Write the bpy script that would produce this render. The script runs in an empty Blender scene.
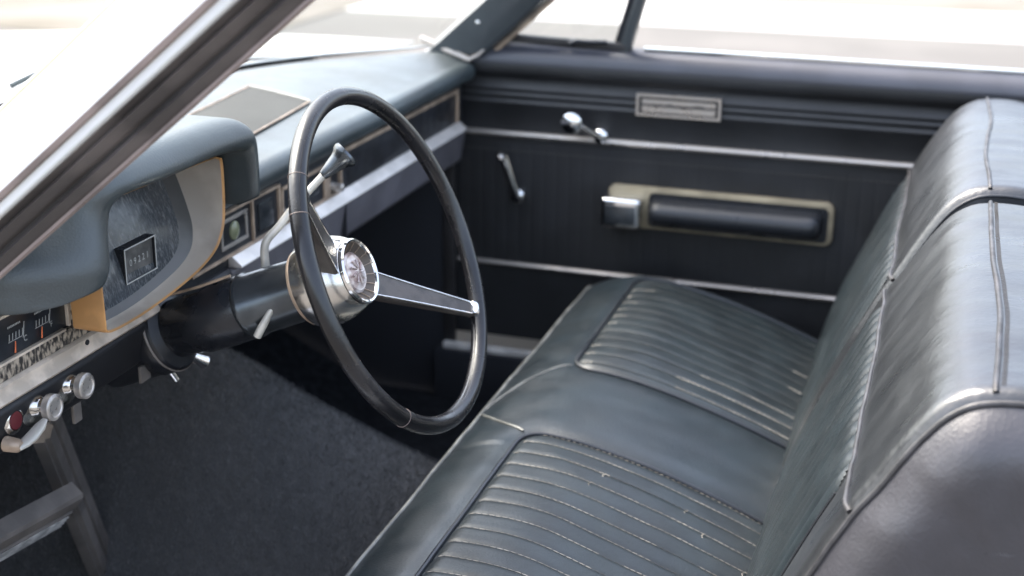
import bpy, bmesh, math, random
from mathutils import Vector, Matrix, noise
random.seed(7)
R = math.radians
sc = bpy.context.scene
col = sc.collection

# ------------------------------------------------------------------ camera
CAM = Vector((1.7117, 0.4867, 1.1606))
yaw, pitch, roll = R(17.3856), R(18.949), R(0.7)
F = Vector((-math.cos(yaw)*math.cos(pitch), -math.sin(yaw)*math.cos(pitch), -math.sin(pitch)))
Rt = F.cross(Vector((0, 0, 1))).normalized()
Up = Rt.cross(F)
R2 = math.cos(roll)*Rt + math.sin(roll)*Up
U2 = -math.sin(roll)*Rt + math.cos(roll)*Up
cd = bpy.data.cameras.new('camera')
cam = bpy.data.objects.new('camera', cd)
col.objects.link(cam)
cam.matrix_world = Matrix(((R2.x, U2.x, -F.x, CAM.x), (R2.y, U2.y, -F.y, CAM.y), (R2.z, U2.z, -F.z, CAM.z), (0, 0, 0, 1)))
cd.sensor_width = 36
cd.lens = 1398.9/1024*36
cd.clip_start = 0.05
cd.clip_end = 500
cd.dof.use_dof = True
cd.dof.focus_distance = 1.45
cd.dof.aperture_fstop = 4.2
sc.camera = cam

# ------------------------------------------------------------------ light
SUN_EL, SUN_AZ = 53, 194     # azimuth measured from +Y, clockwise seen from above
w = bpy.data.worlds.new('World'); sc.world = w; w.use_nodes = True
nt = w.node_tree
bg = nt.nodes['Background']
sky = nt.nodes.new('ShaderNodeTexSky'); sky.sky_type = 'NISHITA'; sky.sun_disc = False
sky.sun_elevation = R(SUN_EL); sky.sun_rotation = R(SUN_AZ)
sky.air_density = 1.0; sky.dust_density = 5; sky.ozone_density = 1.0
hs = nt.nodes.new('ShaderNodeHueSaturation'); hs.inputs['Saturation'].default_value = .72
nt.links.new(sky.outputs[0], hs.inputs['Color']); nt.links.new(hs.outputs[0], bg.inputs[0]); bg.inputs[1].default_value = 0.15
sl = bpy.data.lights.new('sun', 'SUN'); sl.energy = 1.1; sl.angle = R(40); sl.color = (1, .95, .87)
so = bpy.data.objects.new('sun', sl); col.objects.link(so)
sd = Vector((math.sin(R(SUN_AZ))*math.cos(R(SUN_EL)), math.cos(R(SUN_AZ))*math.cos(R(SUN_EL)), math.sin(R(SUN_EL))))
so.rotation_euler = sd.to_track_quat('Z', 'Y').to_euler()
sc.view_settings.view_transform = 'Standard'; sc.view_settings.look = 'None'
sc.view_settings.exposure = 2.52; sc.view_settings.gamma = 1
sc.view_settings.use_curve_mapping = False
sc.render.engine = 'CYCLES'
sc.cycles.use_denoising = True
sc.cycles.max_bounces = 10
sc.cycles.transparent_max_bounces = 16
sc.cycles.sample_clamp_indirect = 8

# ------------------------------------------------------------------ materials
def newmat(name):
    m = bpy.data.materials.new(name); m.use_nodes = True
    t = m.node_tree
    return m, t, t.nodes['Principled BSDF']

def mat(name, c, rough=.5, metal=0, bump=0, scale=100, var=0, vscale=8, detail=4, rvar=0, c2=None, cmin=.45, cmax=.6, spec=.5, stretch=(1, 1, 1), bump2=0, scale2=12, coat=0, sheen=0):
    m, t, b = newmat(name)
    b.inputs['Base Color'].default_value = (*c, 1)
    b.inputs['Roughness'].default_value = rough
    b.inputs['Metallic'].default_value = metal
    b.inputs['Specular IOR Level'].default_value = spec
    b.inputs['Coat Weight'].default_value = coat
    if sheen:
        b.inputs['Sheen Weight'].default_value = sheen
        b.inputs['Sheen Roughness'].default_value = .5
    tc = t.nodes.new('ShaderNodeTexCoord')
    mp = t.nodes.new('ShaderNodeMapping'); mp.inputs['Scale'].default_value = stretch
    t.links.new(tc.outputs['Object'], mp.inputs[0])
    def nz(s, d=detail):
        n = t.nodes.new('ShaderNodeTexNoise'); n.inputs['Scale'].default_value = s; n.inputs['Detail'].default_value = d
        t.links.new(mp.outputs[0], n.inputs['Vector']); return n
    if var or c2:
        n = nz(vscale, 6)
        r = t.nodes.new('ShaderNodeValToRGB')
        r.color_ramp.elements[0].position = cmin; r.color_ramp.elements[1].position = cmax
        if c2 is None:
            r.color_ramp.elements[0].color = (*[x*(1-var) for x in c], 1)
            r.color_ramp.elements[1].color = (*[min(1, x*(1+var)) for x in c], 1)
        else:
            r.color_ramp.elements[0].color = (*c, 1); r.color_ramp.elements[1].color = (*c2, 1)
        t.links.new(n.outputs['Fac'], r.inputs[0]); t.links.new(r.outputs[0], b.inputs['Base Color'])
    if rvar:
        n = nz(vscale*1.7, 8)
        mr = t.nodes.new('ShaderNodeMapRange')
        mr.inputs['From Min'].default_value = .35; mr.inputs['From Max'].default_value = .65
        mr.inputs['To Min'].default_value = max(.02, rough-rvar); mr.inputs['To Max'].default_value = min(1, rough+rvar)
        t.links.new(n.outputs['Fac'], mr.inputs[0]); t.links.new(mr.outputs[0], b.inputs['Roughness'])
    prev = None
    for bs, s, dist in ((bump, scale, .0008), (bump2, scale2, .01)):
        if bs:
            n = nz(s, 3)
            bp = t.nodes.new('ShaderNodeBump'); bp.inputs['Strength'].default_value = bs; bp.inputs['Distance'].default_value = dist
            t.links.new(n.outputs['Fac'], bp.inputs['Height'])
            if prev: t.links.new(prev.outputs[0], bp.inputs['Normal'])
            prev = bp
    if prev: t.links.new(prev.outputs[0], b.inputs['Normal'])
    return m

M = {}
M['seat'] = mat('seat_vinyl', (.0085, .0135, .0170), .36, bump=.5, scale=330, var=.15, vscale=12, rvar=.045, bump2=.05, scale2=13, spec=.5)
M['back'] = mat('back_vinyl', (.0125, .0140, .0160), .32, bump=.5, scale=330, var=.12, vscale=12, rvar=.05, stretch=(1, .6, .5), bump2=.22, scale2=26, spec=.85)
M['pleat'] = mat('pleat_vinyl', (.0095, .0140, .0165), .39, bump=.5, scale=330, var=.18, vscale=15, rvar=.05, bump2=.05, scale2=15, spec=.42)
M['side'] = mat('seat_side_vinyl', (.034, .033, .038), .36, bump=.5, scale=330, var=.1, vscale=20, bump2=.16, scale2=17, spec=.6)
M['piping'] = mat('seat_piping', (.026, .025, .027), .5, var=.4, vscale=30, rvar=.1)
M['dark_piping'] = mat('dark_piping', (.012, .014, .018), .35, rvar=.1)
M['thread'] = mat('cream_thread', (.27, .245, .21), .8, var=.4, vscale=25)
M['dark_thread'] = mat('dark_thread', (.06, .055, .05), .8)
M['dash'] = mat('dash_vinyl', (.030, .040, .043), .43, bump=.5, scale=420, var=.2, vscale=9, rvar=.05, spec=.85)
M['door'] = mat('door_vinyl', (.0125, .0130, .0145), .55, bump=.4, scale=800, var=.25, vscale=6, rvar=.08)
M['door_top'] = mat('door_top_vinyl', (.0140, .0145, .0160), .50, bump=.4, scale=800, var=.2, vscale=6, rvar=.06)
M['black'] = mat('black_plastic', (.010, .011, .014), .35, rvar=.1)
M['matte'] = mat('matte_black', (.013, .014, .018), .85)
M['rim'] = mat('wheel_plastic', (.011, .0105, .012), .25, var=.3, vscale=12, rvar=.09, bump=.12, scale=220)
M['chrome'] = mat('chrome', (.78, .77, .76), .10, metal=1, rvar=.06, vscale=30)
M['worn_chrome'] = mat('worn_chrome', (.62, .60, .57), .22, metal=1, rvar=.07, vscale=25, bump=.12, scale=260, c2=(.42, .38, .34), cmin=.6, cmax=.85)
M['aluminium'] = mat('brushed_trim', (.42, .38, .34), .34, metal=.6, rvar=.1, vscale=20, bump=.2, scale=200)
M['warm_chrome'] = mat('warm_chrome', (.70, .62, .54), .24, metal=1, rvar=.08, vscale=25)
M['silver'] = mat('silver_band', (.72, .67, .62), .36, metal=.3, var=.1, vscale=20, rvar=.06)
M['cream'] = mat('cream_trim', (.56, .47, .38), .42, var=.2, vscale=30, rvar=.1)
M['tan'] = mat('tan_metal', (.40, .30, .22), .38, metal=.3, var=.2, vscale=30, rvar=.1)
M['amber'] = mat('amber_plastic', (.46, .235, .085), .35, var=.15, vscale=20)
M['funnel'] = mat('funnel_plastic', (.30, .26, .215), .45, var=.15, vscale=14)
M['funnel_dark'] = mat('funnel_dark', (.06, .058, .055), .4, var=.2, vscale=14)
M['lens'] = mat('dusty_lens', (.040, .046, .052), .24, c2=(.17, .175, .18), vscale=110, cmin=.52, cmax=.74, stretch=(2.6, 1, .9), rvar=.1)
M['print'] = mat('gauge_print', (.36, .36, .34), .6)
M['needle'] = mat('orange_needle', (.7, .16, .05), .5)
M['gauge'] = mat('gauge_face', (.016, .019, .024), .3, var=.3, vscale=40)
M['worn_band'] = mat('worn_band', (.030, .026, .024), .4, c2=(.42, .35, .27), vscale=260, cmin=.44, cmax=.60, stretch=(1, 1, .45), rvar=.1)
M['fascia'] = mat('fascia_black', (.014, .015, .018), .38, var=.3, vscale=20, rvar=.1)
M['lower_dash'] = mat('lower_dash_paint', (.125, .118, .128), .42, var=.15, vscale=9, rvar=.08)
M['lower_dark'] = mat('lower_dash_dark', (.011, .011, .013), .5, var=.2, vscale=9)
M['grille'] = mat('speaker_cloth', (.020, .021, .019), .75, bump=.6, scale=1200, var=.15)
M['column'] = mat('column_paint', (.012, .013, .016), .28, var=.3, vscale=14, rvar=.12)
M['column_blue'] = mat('column_collar', (.09, .10, .11), .24, metal=.75, var=.15, vscale=40, rvar=.03)
M['ivory'] = mat('ivory_lever', (.55, .52, .46), .35, metal=.25, var=.15, vscale=30)
M['insert'] = mat('spoke_insert', (.055, .046, .041), .38, bump=.6, scale=900, var=.3, vscale=40)
M['crystal'] = mat('medallion', (.32, .23, .21), .2, metal=.4, c2=(.62, .55, .52), vscale=60, cmin=.4, cmax=.6, bump=.6, scale=160)
M['ribs'] = mat('hub_recess', (.10, .080, .065), .45, metal=.4)
M['knob'] = mat('knob_silver', (.50, .46, .42), .34, metal=.6, var=.25, vscale=50, rvar=.1)
M['red'] = mat('red_plastic', (.10, .012, .016), .4)
M['paint'] = mat('white_paint', (.80, .80, .78), .25, coat=.5)
M['rubber'] = mat('weather_rubber', (.095, .080, .073), .62, var=.35, vscale=9, stretch=(1, .6, 1), rvar=.12, bump=.4, scale=160)
M['rubber_dark'] = mat('weather_dark', (.020, .018, .018), .6, var=.25, vscale=12)
M['strip'] = mat('gutter_rubber', (.22, .17, .15), .6, var=.2, vscale=12)
M['yellow'] = mat('pale_yellow_line', (.62, .60, .34), .4)
M['postmetal'] = mat('dull_metal', (.17, .15, .135), .5, metal=.3, var=.15, vscale=16, rvar=.12, bump=.3, scale=150)
M['rust'] = mat('rusty_edge', (.20, .11, .06), .7, var=.4, vscale=40)
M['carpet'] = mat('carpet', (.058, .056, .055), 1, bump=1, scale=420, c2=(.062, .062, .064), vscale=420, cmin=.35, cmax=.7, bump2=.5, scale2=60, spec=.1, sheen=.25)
M['dark_and_shaded_carpet'] = mat('dark_and_shaded_carpet', (.013, .014, .016), 1, bump=1, scale=420, var=.3, vscale=60, spec=.1)  # carpet on the door bottom, shaded carpet on the passenger floor
M['pad_leather'] = mat('armrest_vinyl', (.014, .016, .020), .33, bump=.4, scale=700, rvar=.08)
M['sillc'] = mat('sill_metal', (.74, .70, .64), .4, metal=.2, var=.15, vscale=25)
M['gold'] = mat('armrest_plate', (.34, .29, .20), .38, metal=.45, var=.15, vscale=20, rvar=.1)
M['head'] = mat('headliner', (.45, .45, .44), .9)
M['ground'] = mat('pale_ground', (.092, .087, .080), .9, var=.10, vscale=.8)
M['concrete'] = mat('white_concrete', (.40, .39, .38), .9, var=.05, vscale=1)
M['dirt'] = mat('dry_dirt', (.135, .120, .102), .95, c2=(.080, .072, .050), vscale=.75, cmin=.48, cmax=.68, detail=6)
M['wiper'] = mat('wiper_rubber', (.03, .045, .045), .5)

m, t, b = newmat('window_glass')
t.nodes.remove(b)
out = t.nodes['Material Output']
tr = t.nodes.new('ShaderNodeBsdfTransparent'); tr.inputs[0].default_value = (.93, .96, .95, 1)
gl = t.nodes.new('ShaderNodeBsdfGlossy'); gl.inputs['Roughness'].default_value = .02
lw = t.nodes.new('ShaderNodeLayerWeight'); lw.inputs[0].default_value = .5
pw = t.nodes.new('ShaderNodeMath'); pw.operation = 'POWER'; pw.inputs[1].default_value = 5
ad = t.nodes.new('ShaderNodeMath'); ad.operation = 'MULTIPLY_ADD'; ad.inputs[1].default_value = .9; ad.inputs[2].default_value = .05
t.links.new(lw.outputs['Facing'], pw.inputs[0]); t.links.new(pw.outputs[0], ad.inputs[0]); fr = ad
mx = t.nodes.new('ShaderNodeMixShader')
t.links.new(fr.outputs[0], mx.inputs[0]); t.links.new(tr.outputs[0], mx.inputs[1]); t.links.new(gl.outputs[0], mx.inputs[2])
t.links.new(mx.outputs[0], out.inputs[0])
M['glass'] = m

# ------------------------------------------------------------------ helpers
W = {}
def tag(o, label=None, cat=None, group=None, kind=None):
    if label: o['label'] = label
    if cat: o['category'] = cat
    if group: o['group'] = group
    if kind: o['kind'] = kind
    return o
def thing(name, label, cat, loc, group=None):
    o = bpy.data.objects.new(name, None); col.objects.link(o)
    o.empty_display_size = .05
    o.location = loc; W[o] = Matrix.Translation(Vector(loc))
    return tag(o, label, cat, group)

class MB:
    def __init__(s): s.v = []; s.f = []
    def add(s, vs, fs):
        o = len(s.v); s.v += [Vector(p) for p in vs]; s.f += [tuple(i+o for i in f) for f in fs]; return s
    def grid(s, fn, nu, nv, keep=None):
        vs = []; ks = []
        for i in range(nu+1):
            for j in range(nv+1):
                vs.append(fn(i/nu, j/nv))
                ks.append(keep(i/nu, j/nv) if keep else True)
        fs = []
        for i in range(nu):
            for j in range(nv):
                a = i*(nv+1)+j; q = (a, a+nv+1, a+nv+2, a+1)
                if all(ks[k] for k in q): fs.append(q)
        return s.add(vs, fs)
    def tube(s, path, r, n=10, closed=False, caps=True, flat=1.0):
        path = [Vector(p) for p in path]; N = len(path)
        rr = r if isinstance(r, (list, tuple)) else [r]*N
        vs = []; prev = None
        for i, p in enumerate(path):
            if closed: tg = path[(i+1) % N]-path[i-1]
            else: tg = path[min(i+1, N-1)]-path[max(i-1, 0)]
            tg = tg.normalized() if tg.length > 1e-9 else Vector((0, 0, 1))
            if prev is None:
                a = Vector((0, 0, 1)) if abs(tg.z) < .9 else Vector((1, 0, 0))
                nrm = (a-tg*a.dot(tg)).normalized()
            else:
                nrm = (prev-tg*prev.dot(tg)); nrm = nrm.normalized() if nrm.length > 1e-6 else tg.orthogonal().normalized()
            prev = nrm; bn = tg.cross(nrm)
            for k in range(n):
                an = 2*math.pi*k/n
                vs.append(p+nrm*math.cos(an)*rr[i]*flat+bn*math.sin(an)*rr[i])
        fs = []
        for i in range(N if closed else N-1):
            for k in range(n):
                a = i*n+k; b_ = i*n+(k+1) % n; c = ((i+1) % N)*n+(k+1) % n; d = ((i+1) % N)*n+k
                fs.append((a, d, c, b_))
        if caps and not closed:
            fs.append(tuple(range(n))); fs.append(tuple((N-1)*n+k for k in range(n-1, -1, -1)))
        return s.add(vs, fs)
    def lathe(s, o, ax, prof, n=40, ref=None):
        """prof: list of (distance along ax, radius)"""
        o = Vector(o); ax = Vector(ax).normalized()
        a = Vector(ref) if ref else (Vector((1, 0, 0)) if abs(ax.x) < .9 else Vector((0, 1, 0)))
        u = (a-ax*a.dot(ax)).normalized(); v = ax.cross(u)
        vs = []
        for d, r in prof:
            for k in range(n):
                an = 2*math.pi*k/n
                vs.append(o+ax*d+(u*math.cos(an)+v*math.sin(an))*max(r, 1e-5))
        fs = []
        for i in range(len(prof)-1):
            for k in range(n):
                fs.append((i*n+k, i*n+(k+1) % n, (i+1)*n+(k+1) % n, (i+1)*n+k))
        return s.add(vs, fs)
    def extrude(s, sec, a, b, frame):
        """sec: closed 2D outline, frame(u, v, t) -> point"""
        n = len(sec)
        vs = [frame(u, v, a) for u, v in sec]+[frame(u, v, b) for u, v in sec]
        fs = [(k, (k+1) % n, n+(k+1) % n, n+k) for k in range(n)]
        fs += [tuple(range(n-1, -1, -1)), tuple(range(n, 2*n))]
        return s.add(vs, fs)
    def box(s, c, size, mtx=None):
        c = Vector(c); h = [x/2 for x in size]
        vs = []
        for sx in (-1, 1):
            for sy in (-1, 1):
                for sz in (-1, 1):
                    p = Vector((sx*h[0], sy*h[1], sz*h[2]))
                    if mtx: p = mtx @ p
                    vs.append(c+p)
        return s.add(vs, [(0, 1, 3, 2), (4, 6, 7, 5), (0, 4, 5, 1), (2, 3, 7, 6), (0, 2, 6, 4), (1, 5, 7, 3)])
    def bbox(s, x0, x1, y0, y1, z0, z1):
        return s.box(((x0+x1)/2, (y0+y1)/2, (z0+z1)/2), (x1-x0, y1-y0, z1-z0))
    def bar(s, a, b, wd, ht, up=(0, 0, 1)):
        a = Vector(a); b = Vector(b); x = (b-a); L = x.length; x.normalize()
        up = Vector(up); z = (up-x*up.dot(x)).normalized(); y = z.cross(x)
        m3 = Matrix((x, y, z)).transposed()
        return s.box((a+b)/2, (L, wd, ht), m3)
    def build(s, name, m, parent=None, bevel=0, smooth=True, angle=38, seg=2, label=None, kind=None, solid=0):
        me = bpy.data.meshes.new(name)
        c = Vector((0, 0, 0))
        if s.v:
            lo = Vector([min(p[i] for p in s.v) for i in range(3)]); hi = Vector([max(p[i] for p in s.v) for i in range(3)])
            c = (lo+hi)/2
        me.from_pydata([p-c for p in s.v], [], s.f)
        bm = bmesh.new(); bm.from_mesh(me)
        bmesh.ops.remove_doubles(bm, verts=bm.verts, dist=1e-6)
        bad = [v for v in bm.verts if not v.link_faces]
        if bad: bmesh.ops.delete(bm, geom=bad, context='VERTS')
        bmesh.ops.recalc_face_normals(bm, faces=bm.faces)
        if bevel:
            ed = [e for e in bm.edges if len(e.link_faces) == 2 and e.calc_face_angle(0) > .5]
            bmesh.ops.bevel(bm, geom=ed, offset=bevel, segments=seg, profile=.6, affect='EDGES', clamp_overlap=True)
        bm.to_mesh(me); bm.free()
        if smooth:
            for p in me.polygons: p.use_smooth = True
            me.set_sharp_from_angle(angle=R(angle))
        o = bpy.data.objects.new(name, me); col.objects.link(o)
        me.materials.append(M[m])
        o.matrix_basis = Matrix.Translation(c); W[o] = Matrix.Translation(c)
        if parent:
            o.parent = parent; o.matrix_parent_inverse = W[parent].inverted()
        if solid:
            md = o.modifiers.new('solid', 'SOLIDIFY'); md.thickness = solid; md.offset = -1
        if label: o['label'] = label
        if kind: o['kind'] = kind
        return o

def cr(pts, n):
    """Catmull-Rom through pts (any dimension), n samples per span"""
    out = []
    P = [pts[0]]+list(pts)+[pts[-1]]
    for i in range(1, len(P)-2):
        for k in range(n):
            t_ = k/n
            out.append(tuple(.5*((2*b)+(-a+c)*t_+(2*a-5*b+4*c-d)*t_*t_+(-a+3*b-3*c+d)*t_**3) for a, b, c, d in zip(P[i-1], P[i], P[i+1], P[i+2])))
    out.append(tuple(pts[-1]))
    return out
def sstep(a, b, x):
    t_ = max(0, min(1, (x-a)/(b-a))); return t_*t_*(3-2*t_)
def text_mesh(mb, s, size, frame, depth=.0004):
    """letters as flat raised meshes; frame(u, v) -> point"""
    cu = bpy.data.curves.new('t', 'FONT'); cu.body = s; cu.size = size; cu.align_x = 'CENTER'; cu.align_y = 'CENTER'; cu.resolution_u = 3
    o = bpy.data.objects.new('t', cu); col.objects.link(o)
    dg = bpy.context.evaluated_depsgraph_get(); me = bpy.data.meshes.new_from_object(o.evaluated_get(dg))
    mb.add([frame(v.co.x, v.co.y) for v in me.vertices], [tuple(p.vertices) for p in me.polygons])
    bpy.data.objects.remove(o); bpy.data.curves.remove(cu); bpy.data.meshes.remove(me)

# ------------------------------------------------------------------ setting
g = MB().add([(-200, -200, -.45), (200, -200, -.45), (200, 200, -.45), (-200, 200, -.45)], [(0, 1, 2, 3)])
tag(g.build('ground', 'ground', smooth=False), kind='structure')
g = MB().add([(-9.1, -4.4, -.446), (-10.1, 14, -.446), (-12.2, 14, -.446), (-10.5, -4.4, -.446)], [(0, 1, 2, 3)])
tag(g.build('pavement', 'concrete', smooth=False), kind='structure')
g = MB().add([(-10.5, -4.4, -.442), (-12.2, 14, -.442), (-60, 60, -.442), (-60, -60, -.442), (-7.2, -30, -.442), (-7.2, -4.4, -.442)], [(0, 1, 2, 3, 4, 5)])
tag(g.build('dirt_verge', 'dirt', smooth=False), kind='structure')

# ------------------------------------------------------------------ car body
body = thing('car_body', 'white car body with dark rubber weatherstrip along the windscreen pillar and pale hood', 'car', (0, -.5, -.1))
def base_y(x): return -.72+.29*abs(x/.72)**3.2
# hood
MB().grid(lambda u, v: Vector((.92-1.84*u, base_y(.92-1.84*u) * 1 -.12-1.6*v if abs(.92-1.84*u) < .72 else -.55-.0-1.6*v-.0, .715+.03*math.sin(math.pi*u)-.10*v*v)), 30, 10).build('hood', 'paint', body, solid=.004)
MB().grid(lambda u, v: Vector((.73-1.46*u, base_y(min(.72, abs(.73-1.46*u)))-.005-.13*v, .742-.022*v)), 40, 4).build('cowl', 'paint', body, solid=.004)
# passenger fender / outer door skin
MB().bbox(-.93, -.90, -2.2, 1.3, -.1, .60).build('outer_panel', 'paint', body, bevel=.012)
MB().extrude([(-.775, .742), (-.795, .740), (-.902, .60), (-.902, .56), (-.775, .56)], -.42, 1.3, lambda u, v, t_: Vector((u, t_, v))).build('door_shoulder', 'paint', body, bevel=.004)
# windscreen
def ws(u, v):
    x = .70-1.40*u; y0 = base_y(x); z0 = .742
    return Vector((x*(1-.10*v), y0+.02+.53*v*(1+.12*(1-abs(x/.7)**2)), z0+.43*v))
MB().grid(ws, 40, 16).build('windscreen', 'glass', body)
# driver pillar, swept along d
D = Vector((0, .7715, .6362)); N = Vector((0, -.6362, .7715)); P0 = Vector((0, -.287, .769))
def pil(x, s_, t_): return P0+D*t_+N*s_+Vector((x, 0, 0))
def sweep(mb, sec, t0=-.22, t1=.62, n=14):
    k = len(sec)
    vs = []
    for i in range(n+1):
        t_ = t0+(t1-t0)*i/n
        vs += [pil(x, s_+.02*max(0, t_-.30)**2, t_) for x, s_ in sec]
    fs = []
    for i in range(n):
        for j in range(k):
            fs.append((i*k+j, i*k+(j+1) % k, (i+1)*k+(j+1) % k, (i+1)*k+j))
    fs += [tuple(range(k)), tuple(n*k+j for j in range(k-1, -1, -1))]
    return mb.add(vs, fs)
ap = sweep(MB(), [(.66, .03), (.7495, .0345), (.7520, .0362), (.752, .0405), (.752, .100), (.700, .104), (.66, .08)]).build('windscreen_pillar', 'paint', body, bevel=.002)
sweep(MB(), [(.700, .022), (.716, .0045), (.726, .0045), (.735, .012), (.728, .0165), (.738, .0205), (.744, .026), (.738, .029), (.7445, .0335), (.743, .036), (.70, .03)]).build('weatherstrip', 'rubber', ap)
sweep(MB(), [(.7275, .0140), (.7300, .0150), (.7300, .0185), (.727, .0190)]).build('weatherstrip_groove', 'rubber_dark', ap)
sweep(MB(), [(.716, .0040), (.7185, .0010), (.7240, -.0002), (.7275, .0015), (.7270, .0042)]).build('inner_trim', 'strip', ap)
sweep(MB(), [(.7525, .0425), (.757, .0435), (.758, .0480), (.7525, .0490)]).build('gutter_strip', 'strip', ap)
sweep(MB(), [(.7525, .097), (.7535, .0973), (.7535, .0980), (.7525, .0983)]).build('edge_line', 'yellow', ap)
# passenger pillar (inner face seen)
pp = MB()
secp = [(-.43, .742), (-.30, .742)]
vs = []
n = 12
for i in range(n+1):
    t_ = i/n
    zc = .735+.44*t_; ya = -.445+.44*t_*1.13; yb = -.325+.44*t_*1.12
    for x, y in ((-.70+.03*t_, ya), (-.690+.03*t_, ya+.012), (-.690+.03*t_, (ya+yb)/2), (-.700+.03*t_, yb-.012), (-.715+.03*t_, yb), (-.76+.03*t_, yb), (-.76+.03*t_, ya)):
        vs.append((x, y, zc))
fs = []
for i in range(n):
    for j in range(7): fs.append((i*7+j, i*7+(j+1) % 7, (i+1)*7+(j+1) % 7, (i+1)*7+j))
fs.append(tuple(range(7))); fs.append(tuple(n*7+j for j in range(7)))
M['pillar_inner'] = mat('pillar_inner_paint', (.055, .062, .066), .25, var=.1, vscale=8, coat=.4)
pp.add(vs, fs)
ppo = pp.build('windscreen_pillar', 'pillar_inner', body, label='dark blue-grey far windscreen pillar with a chrome foot')
MB().lathe((-.689, -.335, .795), (1, 0, .1), [(0, .0045), (.003, .0045), (.0042, .002), (.0042, 0)], 16).build('screw', 'chrome', ppo)
MB().tube([(-.705, -.452, .757), (-.695, -.40, .741), (-.690, -.352, .726), (-.695, -.338, .734), (-.705, -.322, .750)], [.0060, .0070, .0055, .0030, .0020], 8).build('corner_trim', 'aluminium', ppo)
MB().tube([(-.722+.03*i/8, -.322+.44*i/8*1.12+.004, .735+.44*i/8) for i in range(9)], .004, 6).build('edge_seal', 'tan', ppo)
# wiper
wp = MB()
pth = [(-.35, -.80, .752), (-.62, -.815, .768), (-.85, -.79, .774), (-1.0, -.80, .758)]
wp.tube([(-.12, -.83, .765), (-.32, -.84, .775), (-.50, -.83, .778), (-.66, -.79, .768)], .006, 6)
wp.tube([(-.08, -.88, .75), (-.22, -.86, .776), (-.38, -.845, .788)], .005, 6)
wp.build('wiper', 'wiper', body)
# windscreen header (the car is open above)
MB().tube([(-.66, .085, 1.175), (-.40, .055, 1.192), (0, .045, 1.198), (.40, .055, 1.192), (.66, .085, 1.175)], .022, 12).build('windscreen_header', 'paint', body)
# kick panels, firewall, sills
MB().bbox(-.735, -.705, -1.02, -.405, .05, .70).build('kick_panel', 'matte', body, bevel=.004)
MB().bbox(.70, .735, -1.02, -.46, .05, .70).build('kick_panel', 'matte', body, bevel=.004)
MB().bbox(-.70, .70, -1.02, -1.0, .05, .70).build('firewall', 'matte', body)
MB().bbox(-.735, -.675, -.42, 1.3, .02, .158).build('door_sill', 'matte', body, bevel=.006)
MB().bbox(-.700, -.684, -.405, .9, .158, .171).build('sill_plate', 'sillc', body, bevel=.004)
MB().bbox(.66, .80, -.46, 1.3, -.05, .06).build('door_sill', 'paint', body, bevel=.01)
# hinge post edge at the far side (vertical)
MB().bbox(-.712, -.700, -.408, -.385, .16, .66).build('door_seal', 'rubber_dark', body, bevel=.003)

# floor (carpet) as structure: tunnel + flat + toe board
def floor_z(x, y):
    f = sstep(-.45, -.95, y)
    toe = .42*max(0, (-.55-y))**1.2*1.5 if y < -.55 else 0
    top = .205+.22*sstep(-.05, -.75, y)
    tun = math.exp(-(abs(x+.03)/.19)**2.6)
    fl = .06+toe
    return fl+(max(top, fl)-fl)*tun + .004*noise.noise(Vector((x*9, y*9, 0)))
fo = MB().grid(lambda u, v: Vector((.69-1.38*u, .95-1.94*v, floor_z(.69-1.38*u, .95-1.94*v))), 150, 190, keep=lambda u, v: (.69-1.38*u) > -.075).build('floor', 'carpet')
tag(fo, kind='structure')
fo = MB().grid(lambda u, v: Vector((.69-1.38*u, .95-1.94*v, floor_z(.69-1.38*u, .95-1.94*v))), 100, 120, keep=lambda u, v: (.69-1.38*u) < -.055).build('floor', 'dark_and_shaded_carpet')  # passenger side: footwell shade painted in as a darker carpet colour
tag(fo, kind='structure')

# carpet pile: short fibres standing on the driver side carpet
random.seed(5)
pv = []; pfc = []
for k in range(95000):
    x = -.075+.60*random.random(); y = -.86+.90*random.random()
    z = floor_z(x, y)
    h = .0035+.0050*random.random(); a = random.random()*6.28; l = .0050*random.random()
    ca, sa_ = math.cos(a), math.sin(a); wd = .0007
    i = len(pv)
    pv += [(x-sa_*wd, y+ca*wd, z-.0005), (x+sa_*wd, y-ca*wd, z-.0005), (x+ca*l, y+sa_*l, z+h)]
    pfc.append((i, i+1, i+2))
me = bpy.data.meshes.new('carpet_pile'); me.from_pydata(pv, [], pfc)
cpile = bpy.data.objects.new('carpet_pile', me); col.objects.link(cpile)
M['pile'] = mat('carpet_fibre', (.100, .097, .094), .9, var=.25, vscale=60, spec=.2, sheen=.3)
me.materials.append(M['pile'])
tag(cpile, 'short dark blue-grey carpet pile covering the driver footwell', 'carpet pile', kind='stuff')

# ------------------------------------------------------------------ passenger door
door = thing('passenger_door', 'closed black vinyl passenger door with chrome strips, window cranks and long armrest', 'car door', (-.75, .3, .18))
prof = [(-.775, .18), (-.775, .752), (-.742, .752), (-.728, .747), (-.716, .738), (-.709, .722), (-.708, .706), (-.713, .698), (-.719, .694), (-.7195, .689)]
for z in (.672, .660, .646):
    prof += [(-.7195, z+.0055), (-.7165, z+.0025), (-.7160, z-.001), (-.7195, z-.0045)]
prof += [(-.7205, .600), (-.722, .575), (-.7235, .33), (-.731, .327), (-.733, .18)]
sec = [(x, z) for x, z in prof]
MB().extrude(sec, -.398, 1.25, lambda u, v, t_: Vector((u, t_, v))).build('door_card', 'door_top', door, angle=60)
M['door_top_lit'] = mat('door_top_lit_tone', (.045, .047, .058), .33, var=.1, vscale=8)  # light on the door's top roll, put into a paler colour
MB().extrude([(-.741, .7530), (-.7275, .7482), (-.7150, .7390), (-.7078, .7250), (-.7085, .7195), (-.74, .7190)], -.398, 1.25, lambda u, v, t_: Vector((u, t_, v))).build('door_top_lit', 'door_top_lit', door, angle=50)  # paler overlay where the top of the door is lit
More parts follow.
